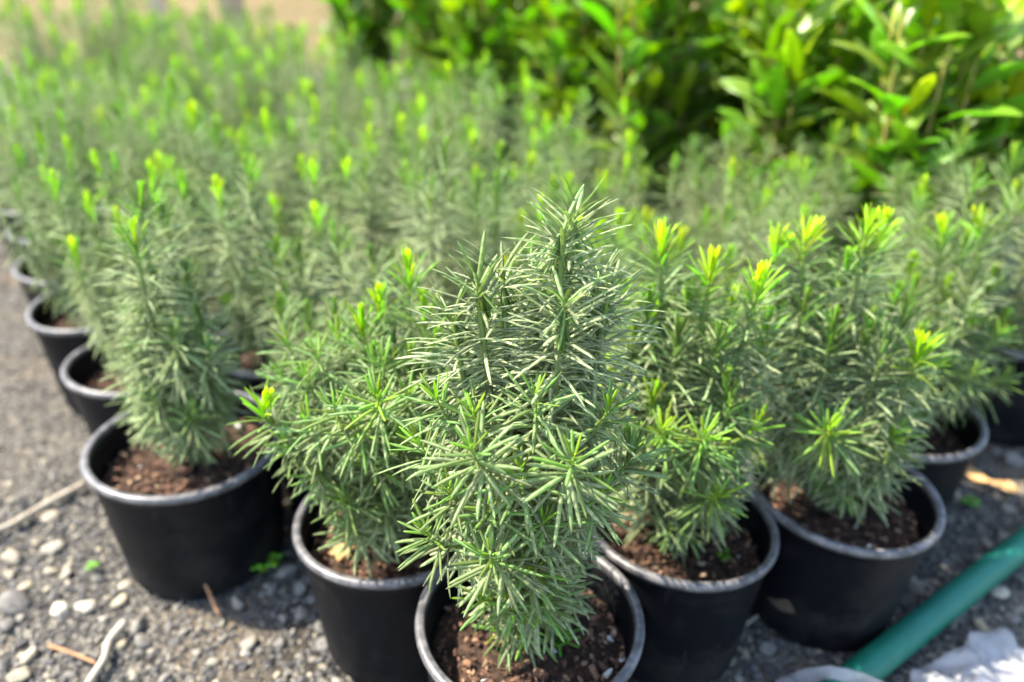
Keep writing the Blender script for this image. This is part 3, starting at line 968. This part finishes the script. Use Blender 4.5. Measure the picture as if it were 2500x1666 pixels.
AX, AY = -0.514, 0.977
tips_a = [((318, 405, 1.01), (350, 640, .985), None, .7), ((302, 492, .94), (345, 720, .93), None, .9), ((372, 450, 1.04), None, None, .4), ((425, 585, 1.0), None, None, .3), ((455, 690, .96), None, None, .3),
          ((300, 800, .92), None, .1, .1), ((400, 760, .90), None, .1, .2), ((480, 800, .92), None, .1, .2), ((350, 900, .90), None, .1, .2), ((440, 940, .90), None, .09, .4), ((510, 900, .95), None, .09, .2), ((310, 900, .95), None, .08, .3)]
sh_a = tips_to_shoots(g, AX, AY, tips_a, 0.2, 0.80, 0.056, arch=0.24, mature=1.8)
sh_a += fill_shoots(g, 0.33, 3, 6, 9, 0.15, rad=0.055, dusty=0.72, spread=0.04, arch=0.26)
build_near(AX, AY, 'slim grey-green plum yew in the wide pot at the left front corner', sh_a, 4, 70, 150, 1.09)

IX, IY = 0.675, 1.11
tips_i = [((2165, 482, 1.15), (2140, 680, 1.13), None, 1.0), ((2248, 468, 1.16), (2215, 680, 1.14), None, 1.0), ((2100, 570, 1.13), None, None, .8), ((2300, 600, 1.13), None, None, .7), ((2190, 620, 1.08), None, None, .6), ((2255, 690, 1.06), None, None, .8),
          ((2130, 720, 1.06), None, None, .5), ((2300, 760, 1.06), None, .1, .5), ((2240, 850, 1.01), None, .08, .4), ((2170, 830, 1.01), None, .08, .4), ((2310, 860, 1.04), None, .08, .3), ((2330, 700, 1.12), None, None, .6)]
sh_i = tips_to_shoots(g, IX, IY, tips_i, 0.6, 0.92, mature=1.3)
sh_i += fill_shoots(g, 0.36, 5, 6, 9, 0.5, rad=0.11, spread=0.10)
build_near(IX, IY, 'bushy yellow-tipped plum yew behind the scuffed pot, near the bark strip', sh_i, 5, 0, 0, 1.0)

# ------------------------------------------------------------------ the rest of the block: eight plants, copied
KINDS = []
for v in range(9):
    gv = np.random.default_rng(300 + v)
    H = (0.44, 0.40, 0.46, 0.37, 0.42, 0.46, 0.39, 0.43, 0.41)[v]
    fr = (1.0, 0.8, 0.7, 1.1, 0.5, 1.0, 1.2, 0.7, 1.1)[v]
    du = (0.85, 0.95, 0.8, 0.9, 0.95, 0.8, 0.9, 0.95, 0.85)[v]
    shs = fill_shoots(gv, H, 7 + v % 3, 6, 7, fr, spread=(0.12, 0.10, 0.13)[v % 3], rad=0.115, Lmax=0.057, arch=0.19, lean=(gv.normal(0, .022), gv.normal(0, .022)), dusty=du, lead_from=0.14)
    KINDS.append([shoot_mesh(s, 2) for s in shs])


def grid_xy(s, n):
    return -0.6 * s + 0.8 * n, 0.8 * s + 0.6 * n


ORD = 'first second third fourth fifth sixth seventh eighth ninth tenth eleventh twelfth thirteenth fourteenth fifteenth sixteenth'.split()
ROW = ['left-edge row', 'second row from the left', 'third row from the left', 'fourth row from the left', 'fifth row from the left', 'sixth row from the left', 'row against the laurels']
LOOK = ['lime-tipped plum yew', 'dusty grey-green plum yew', 'green-tipped plum yew', 'yellow-tipped plum yew', 'dull dusty plum yew', 'tall lime-tipped plum yew', 'short yellow-tipped plum yew', 'pale dusty plum yew', 'plum yew with yellow shoots']
rows = [  # n, first s of the copied plants, ordinal of the first, jitter
    (0.178, [1.404, 1.71, 1.993, 2.29, 2.58, 2.87, 3.16], 1), (0.415, [1.04, 1.33, 1.63, 1.92, 2.21, 2.5, 2.8, 3.1, 3.38, 3.68, 3.96], 2), (0.684, [0.80, 1.09, 1.38, 1.67, 1.96, 2.25, 2.54, 2.84, 3.14, 3.42, 3.72, 4.02], 1),
    (0.935, [0.70, 0.98, 1.26, 1.55, 1.84, 2.13, 2.42, 2.71, 3.0, 3.3, 3.6, 3.9, 4.2], 1), (1.205, [0.76, 1.05, 1.33, 1.62, 1.91, 2.2, 2.49, 2.78, 3.08, 3.36, 3.65, 3.95, 4.25], 1), (1.46, [0.60, 0.86, 1.12], 0), (1.74, [0.50], 0)]
gk = np.random.default_rng(77)
made = {}
cnt = 10
for ri, (n, ss, first) in enumerate(rows):
    for si, s in enumerate(ss):
        v = (ri * 4 + si * 5 + (si // 2)) % 9
        x, y = grid_xy(s + gk.normal(0, 0.012), n + gk.normal(0, 0.012))
        if ri == 0 and si < 3:
            x, y = ((-0.694, 1.235), (-0.893, 1.468), (-1.059, 1.697))[si]
        px, py, w = pix((x, y, 0.4))
        if px < -260 or px > 2640:
            continue
        cnt += 1
        label = f'{LOOK[v]}, {ORD[si + first]} plant back in the {ROW[ri]}'
        if v in made:
            root = copy_tree(made[v])
            root['label'] = label
        else:
            root = plant_root('potted_yew', x, y, label, 'potted plum yews in the nursery block')
            fill_pot(root, cnt, 0, True)
            for me in KINDS[v]:
                add('shoot', me, root)
            made[v] = root
        root.location = (x, y, 0)
        root.rotation_euler.z = gk.uniform(0, 6.28)
        sc = gk.uniform(0.90, 1.10) * (1.0 if s < 3.3 else gk.uniform(1.0, 1.16))
        for ch in root.children:
            if ch.name.startswith('shoot'):
                ch.scale = (1, 1, 1)
                ch.location.z = 0
                ch.scale = (0.8, 0.8, sc) if ri == 0 and si < 4 else (1, 1, sc)

# ------------------------------------------------------------------ cherry laurels behind on the right
LEAF_ME = []
for k in range(6):
    gl = np.random.default_rng(500 + k)
    U, W = 9, 5
    curl, fold, twist = gl.uniform(0.05, 0.30), gl.uniform(0.12, 0.40), gl.normal(0, 0.18)
    Vl = []
    for i in range(U):
        t = i / (U - 1)
        hw = 0.175 * math.sin(math.pi * min(1, t * 0.93 + 0.05)) ** 0.85 * (0.75 + 0.5 * t) if 0 < i < U - 1 else 0.012
        for j in range(W):
            s = (j - 2) / 2
            z = -curl * t * t + abs(s) * hw * fold + 0.012 * math.sin(9 * t + 2 * s + k)
            Vl.append((t, s * hw * math.cos(twist * t), z + s * hw * math.sin(twist * t)))
    Q = [(i * W + j, (i + 1) * W + j, (i + 1) * W + j + 1, i * W + j + 1) for i in range(U - 1) for j in range(W - 1)]
    Vl = np.array(Vl)
    # a thin closed leaf: under side a little below the upper one
    Vb = Vl - (0, 0, 0.006)
    nv = len(Vl)
    Qb = [tuple(nv + q for q in reversed(f)) for f in Q]
    ring = [j for j in range(W)] + [i * W + W - 1 for i in range(1, U)] + [(U - 1) * W + j for j in range(W - 2, -1, -1)] + [i * W for i in range(U - 2, 0, -1)]
    Qe = [(ring[a], ring[(a + 1) % len(ring)], nv + ring[(a + 1) % len(ring)], nv + ring[a]) for a in range(len(ring))]
    LEAF_ME.append((np.vstack([Vl, Vb]), np.array(Q + Qb + Qe), new_mesh('leaf', np.vstack([Vl, Vb]), [np.array(Q + Qb + Qe)], M_LAUREL)))


def laurel_branches(g, H, n):
    out = []
    for k in range(n):
        a = 2 * math.pi * (k + g.uniform(-.35, .35)) / n * (1 if k < n * 0.6 else 1.7)
        rr = g.uniform(0.05, 0.17) * (1 if k else 0.2)
        h = H * (g.uniform(0.80, 1.0) if k < n * 0.6 else g.uniform(0.4, 0.75))
        tip = np.array([rr * math.cos(a), rr * math.sin(a), h])
        p0 = np.array([0.02 * math.cos(a), 0.02 * math.sin(a), SOIL_Z])
        path = bez(p0, (tip[0] * 0.9, tip[1] * 0.9, h * 0.5), tip, 14)
        cum = np.concatenate([[0], np.cumsum(np.linalg.norm(np.diff(path, axis=0), axis=1))])
        nl = int(10 + 7 * (h / H))
        leaves = []
        for q in range(nl):
            f = 0.22 + 0.78 * q / (nl - 1)
            b = np.array([np.interp(f * cum[-1], cum, path[:, c]) for c in range(3)])
            ph = q * 2.4 + g.uniform(-.4, .4) + k
            al = R(np.interp(f, [0.2, 0.8, 0.96, 1.0], [62, 42, 26, 12]) + g.normal(0, 9))
            d = np.array([math.sin(al) * math.cos(ph), math.sin(al) * math.sin(ph), math.cos(al)])
            nn = np.array([0, 0, 1.0]) - d * d[2] + g.normal(0, 0.22, 3)
            nn -= d * (nn @ d)
            nn /= np.linalg.norm(nn)
            ln = np.interp(f, [0.2, 0.6, 0.93, 1.0], [0.12, 0.160, 0.150, 0.095]) * g.uniform(0.8, 1.15)
            age = float(np.clip(np.interp(f, [0.2, 0.7, 0.9, 1.0], [0.95, 0.7, 0.35, 0.05]) + g.normal(0, 0.13), 0.001, 1))
            leaves.append((b + d * 0.006, d, nn, ln, g.uniform(0.85, 1.1), age, float(g.uniform(0, 1)), int(g.integers(6))))
        out.append((path, leaves))
    return out


def leaf_matrix(lf):
    b, d, n, ln, wd = lf[:5]
    s = np.cross(n, d) * wd
    return np.array([[d[0] * ln, s[0] * ln, n[0] * ln, b[0]], [d[1] * ln, s[1] * ln, n[1] * ln, b[1]], [d[2] * ln, s[2] * ln, n[2] * ln, b[2]], [0, 0, 0, 1]])


def laurel_branch_mesh(path, leaves):
    V, Q, T, fr = tube(path, np.linspace(0.0055, 0.002, len(path)), 6)
    Vs, Fq, age, rnd, mi = [V], [Q, T], [1 - fr], [np.full(len(V), .5)], [1] * (len(Q) + len(T))
    off = len(V)
    for lf in leaves:
        Mx = leaf_matrix(lf)
        lv, lq, _ = LEAF_ME[lf[7]]
        Vs.append(lv @ Mx[:3, :3].T + Mx[:3, 3])
        Fq.append(lq + off)
        mi += [0] * len(lq)
        age.append(np.full(len(lv), lf[5]))
        rnd.append(np.full(len(lv), lf[6]))
        off += len(lv)
    return new_mesh('branch', np.vstack(Vs), Fq, [M_LAUREL, M_LSTEM], {'age': np.concatenate(age), 'rnd': np.concatenate(rnd)}, mi)


LKINDS = []
for v in range(4):
    gl = np.random.default_rng(700 + v)
    LKINDS.append([laurel_branch_mesh(p, l) for p, l in laurel_branches(gl, (0.98, 0.90, 1.02, 0.94)[v], 21)])
LPOS = []
for li, (n, ss) in enumerate(((1.66, [0.68, 1.06, 1.46, 1.80, 2.12, 2.44, 2.78, 3.14]), (2.06, [0.8, 1.26, 1.62, 1.98, 2.34, 2.70, 3.06, 3.42]), (2.5, [1.2, 1.6, 2.0, 2.4, 2.8, 3.2]))):
    for si, s in enumerate(ss):
        LPOS.append((li, si, *grid_xy(s + gk.normal(0, .03), n + gk.normal(0, .03))))
LROW = ['laurel row next to the yews', 'middle laurel row', 'rear laurel row']
lmade = {}
for li, si, x, y in LPOS:
    px, py, w = pix((x, y, 0.6))
    if px > 2700 or px < 700:
        continue
    label = f'glossy cherry laurel, {ORD[si]} plant back in the {LROW[li]}'
    near = li == 0 and si < 4
    if near:                                                   # big leaves one can pick out: each an object
        root = plant_root('cherry_laurel', x, y, label, 'cherry laurels behind the yews')
        fill_pot(root, si, 0, False)
        gl = np.random.default_rng(750 + si)
        for path, leaves in laurel_branches(gl, (0.92, 1.0, 0.96, 0.98)[si], 20):
            V, Q, T, fr = tube(path, np.linspace(0.0055, 0.002, len(path)), 6)
            br = add('branch', new_mesh('branch', V, [Q, T], M_LSTEM, {'age': 1 - fr, 'rnd': np.full(len(V), .5)}), root)
            for lf in leaves:
                o = bpy.data.objects.new('leaf', LEAF_ME[lf[7]][2])
                COL.objects.link(o)
                o.parent = br
                o.matrix_local = Matrix(leaf_matrix(lf).tolist())
                o['age'], o['rnd'] = lf[5], lf[6]
        continue
    v = (li * 3 + si) % 4
    if v in lmade:
        root = copy_tree(lmade[v])
        root['label'] = label
    else:
        root = plant_root('cherry_laurel', x, y, label, 'cherry laurels behind the yews')
        fill_pot(root, v, 0, False)
        for me in LKINDS[v]:
            add('branch', me, root)
        lmade[v] = root
    root.location = (x, y, 0)
    root.rotation_euler.z = gk.uniform(0, 6.28)

# ------------------------------------------------------------------ hose, plastic, twigs, weeds
pts = [on_z(2353, 1249, .026), on_z(1975, 1548, .026), on_z(1900, 1612, .026), on_z(1790, 1700, .024)]
ctrl = np.array([tuple(p) for p in pts])
step = ctrl[0] - ctrl[1]
ctrl = np.vstack([ctrl[0] + step * k + np.array([0.02, 0.01, 0]) * k * k for k in (3, 2, 1)] + [ctrl])
tt = np.linspace(0, len(ctrl) - 1, 60)
hp = np.stack([np.interp(tt, np.arange(len(ctrl)), ctrl[:, k]) for k in range(3)], 1)
for _ in range(30):
    hp[1:-1] = (hp[:-2] + 2 * hp[1:-1] + hp[2:]) / 4
V, Q, T, fr = tube(hp, np.full(len(hp), 0.0225), 20)
hose = add('garden_hose', new_mesh('garden_hose', V, [Q, T], M_HOSE))
tag(hose, 'thick green hose lying across the gravel beside the pots', 'hose')


def plastic(name, label, outline, zs, seed, amp, res=34):
    """A crumpled sheet: an outline of ground points with heights, filled, creased and given thickness."""
    g = np.random.default_rng(seed)
    P = np.array([[*on_z(px, py, z)] for (px, py), z in zip(outline, zs)])
    c = P.mean(0)
    rings = 16
    n = len(P) * 6
    tt = np.linspace(0, len(P), n, endpoint=False)
    Pc = np.vstack([P, P[:1]])
    B = np.stack([np.interp(tt, np.arange(len(P) + 1), Pc[:, k]) for k in range(3)], 1)
    dirs = g.normal(0, 1, (11, 2))
    dirs /= np.linalg.norm(dirs, axis=1, keepdims=True)
    fr = np.concatenate([g.uniform(45, 130, 6), g.uniform(180, 420, 5)])
    phs = g.uniform(0, 6.28, 11)
    for _ in range(3):
        B = (np.roll(B, 1, 0) + 2 * B + np.roll(B, -1, 0)) / 4
    V = []
    for i in range(rings + 1):
        t = i / rings
        pts_ = c + (B - c) * t
        x, y = pts_[:, 0], pts_[:, 1]
        h = 0
        for (dx, dy), f, p_ in zip(dirs, fr, phs):
            h = h + (1 - 2 * abs(np.sin((x * dx + y * dy) * f * 0.5 + p_ + 1.2 * np.sin(x * 31 + y * 17)))) * (45 / f)
        pts_ = pts_.copy()
        pts_[:, 2] += amp * h * 0.35 + amp * 0.8 * (1 - t ** 2)
        pts_[:, 2] = np.maximum(pts_[:, 2], 0.004)
        V.append(pts_)
    V = np.vstack(V)
    i, j = np.meshgrid(np.arange(rings), np.arange(n), indexing='ij')
    a, b = i * n + j, i * n + (j + 1) % n
    Q = np.stack([a, a + n, b + n, b], -1).reshape(-1, 4)
    nv = len(V)
    V = np.vstack([V, V - (0, 0, 0.0012)])
    jj = np.arange(n)
    e = rings * n
    E_ = np.stack([e + jj, e + jj + nv, e + (jj + 1) % n + nv, e + (jj + 1) % n], 1)
    o = add(name, new_mesh(name, V, [Q, Q[:, ::-1] + nv, E_], M_PLASTIC))
    tag(o, label, 'plastic bag')
    return o


plastic('plastic_bag', 'crumpled white plastic bag on the gravel in front of the hose',
        [(2088, 1540), (2150, 1508), (2222, 1480), (2226, 1446), (2330, 1440), (2345, 1475), (2395, 1480), (2450, 1560), (2350, 1660), (2150, 1640), (2100, 1580)],
        [.01, .02, .03, .035, .03, .02, .01, .01, .01, .01, .01], 5, 0.016)
plastic('plastic_strip', 'folded strip of white plastic draped over the green hose end',
        [(1770, 1568), (1835, 1532), (1900, 1526), (1970, 1540), (2030, 1562), (2080, 1600), (2000, 1660), (1880, 1680), (1760, 1640)],
        [.01, .03, .062, .064, .055, .02, .01, .01, .01], 6, 0.010)


def twig(name, label, px_pts, rad, m, cat='twig', z=0.008, up=None):
    P = np.array([[*on_z(px, py, z)] for px, py in px_pts])
    if up:
        P[:, 2] += up
    tt = np.linspace(0, len(P) - 1, 5 * (len(P) - 1) + 1)
    path = np.stack([np.interp(tt, np.arange(len(P)), P[:, k]) for k in range(3)], 1)
    path[1:-1] = (path[:-2] + 2 * path[1:-1] + path[2:]) / 4
    g = np.random.default_rng(len(px_pts) + int(px_pts[0][0]))
    V, Q, T, fr = tube(path, rad * g.uniform(0.82, 1.15, len(path)) * np.linspace(1.0, 0.8, len(path)), 8)
    o = add(name, new_mesh(name, V, [Q, T], m))
    return tag(o, label, cat)


twig('twig', 'bleached white forked root on the gravel at the bottom left', [(287, 1430), (250, 1472), (240, 1515), (200, 1575), (170, 1640)], 0.0065, M_TWIG)
twig('branch', 'grey branch lying from the left edge to the wide corner pot', [(195, 1112), (150, 1136), (95, 1165), (30, 1205), (-60, 1240)], 0.0075, M_ROOT)
twig('twig', 'short orange-brown twig leaning at the foot of the corner pot', [(469, 1352), (505, 1416)], 0.0033, M_ORANGE, up=[0.03, 0.0])
twig('twig', 'thin pale stick between the two pots right of centre', [(1655, 1475), (1738, 1428)], 0.0036, M_ROOT, up=[0.0, 0.012])
twig('twig', 'thin brown twig next to the bleached root', [(112, 1484), (165, 1500), (222, 1525)], 0.0028, M_ORANGE)
twig('twig', 'small reddish twig in the shade between the left pots', [(622, 1218), (664, 1214)], 0.0040, M_ORANGE)


def flat_leaf(name, label, outline, m, z, seed, amp, cat):
    """A curled dry leaf with a lobed outline, a raised middle and real thickness; outline in metres about its centre."""
    P = np.array(outline, float)
    n, rings = len(P), 4
    g = np.random.default_rng(seed)
    V = [(0, 0, amp * 0.3)]
    for i in range(1, rings + 1):
        t = i / rings
        for k in range(n):
            x, y = P[k] * t
            V.append((x, y, amp * (0.3 + 0.9 * t * t * math.sin(2.2 * k + seed)) + g.normal(0, 0.0004)))
    T = [(0, 1 + k, 1 + (k + 1) % n) for k in range(n)]
    Q = [(1 + (i - 1) * n + k, 1 + i * n + k, 1 + i * n + (k + 1) % n, 1 + (i - 1) * n + (k + 1) % n) for i in range(1, rings) for k in range(n)]
    V, T, Q = np.array(V), np.array(T), np.array(Q)
    nv = len(V)
    jj = np.arange(n)
    e = 1 + (rings - 1) * n
    E_ = np.stack([e + jj, e + jj + nv, e + (jj + 1) % n + nv, e + (jj + 1) % n], 1)
    o = add(name, new_mesh(name, np.vstack([V, V - (0, 0, 0.0008)]), [T, T[:, ::-1] + nv, Q, Q[:, ::-1] + nv, E_], m), None, z)
    return tag(o, label, cat)


leaf_at = on_z(790, 1268, SOIL_Z + 0.012)
o = flat_leaf('dead_leaf', 'curled orange dead leaf on the soil of the left front pot',
              [(.018, .0), (.012, .006), (.014, .016), (.004, .010), (-.004, .018), (-.008, .008), (-.020, .006), (-.011, -.002), (-.012, -.014), (-.001, -.008), (.008, -.012), (.008, -.003)], M_DEADLEAF, leaf_at, 3, 0.006, 'dead leaf')
o.rotation_euler = (R(22), R(-8), 0.4)
leaf_at = on_z(2255, 1103, 0.012)
o = flat_leaf('bark_strip', 'long tan strip of dry bark on the gravel behind the hose',
              [(.060, -.004), (.066, .008), (.045, .012), (.018, .010), (-.010, .020), (-.040, .024), (-.060, .034), (-.066, .020), (-.040, .006), (-.012, -.002), (.020, -.010), (.045, -.012)], M_DEADLEAF, leaf_at, 4, 0.008, 'bark')
o.rotation_euler = (R(10), 0, -0.55)


def weed(label, p, n, size, seed, up=0.8, kind='clover'):
    """A small seedling: stalks, each ending in a few rounded leaflets."""
    g = np.random.default_rng(seed)
    root = tag(bpy.data.objects.new('weed', None), label, 'weed')
    COL.objects.link(root)
    root.location = p
    for k in range(n):
        a = k * 2.4
        tip = np.array([math.cos(a), math.sin(a), up]) * size * g.uniform(.5, 1)
        V, Q, T, fr = tube(bez((0, 0, -0.004), (tip[0] * .3, tip[1] * .3, tip[2] * .8), tip, 6), np.full(6, 0.0006), 5)
        st = add('stalk', new_mesh('stalk', V, [Q, T], M_WEED, {'age': np.full(len(V), .5), 'rnd': np.full(len(V), .5)}), root)
        for q in range(3):
            b = a + q * 2.09
            d = np.array([[math.cos(b), math.sin(b), .25]])
            d /= np.linalg.norm(d)
            nn = np.array([[0, 0, 1.0]]) - d * d[0, 2]
            nn /= np.linalg.norm(nn)
            w = size * (.55 if kind == 'clover' else .16)
            V, Q, vp = needle_block(tip[None], d, nn, np.array([size * (.55 if kind == 'clover' else .8)]), np.array([w]), np.array([.1]), 3)
            add('leaflet', new_mesh('leaflet', V, [Q], M_WEED, {'age': np.full(len(V), g.uniform(0, .8)), 'rnd': np.full(len(V), g.uniform(0, 1))}), st)
    return root


weed('small green weed at the foot of the left corner pot', on_z(612, 1310, 0.0), 9, 0.020, 1, 1.3)
weed('bright green seedling on the soil of the sharp front pot', on_z(1280, 1480, SOIL_Z), 9, 0.020, 2, .8, 'spiky')
weed('tiny clover on the soil right of the sharp front plant', on_z(1660, 1285, SOIL_Z), 4, 0.010, 3)
weed('low green weed on the gravel between scuffed pot and bark strip', on_z(2225, 1155, 0.0), 6, 0.013, 4, .4)
weed('tiny weed on the gravel left of the corner pot', on_z(212, 1305, 0.0), 4, 0.010, 5)
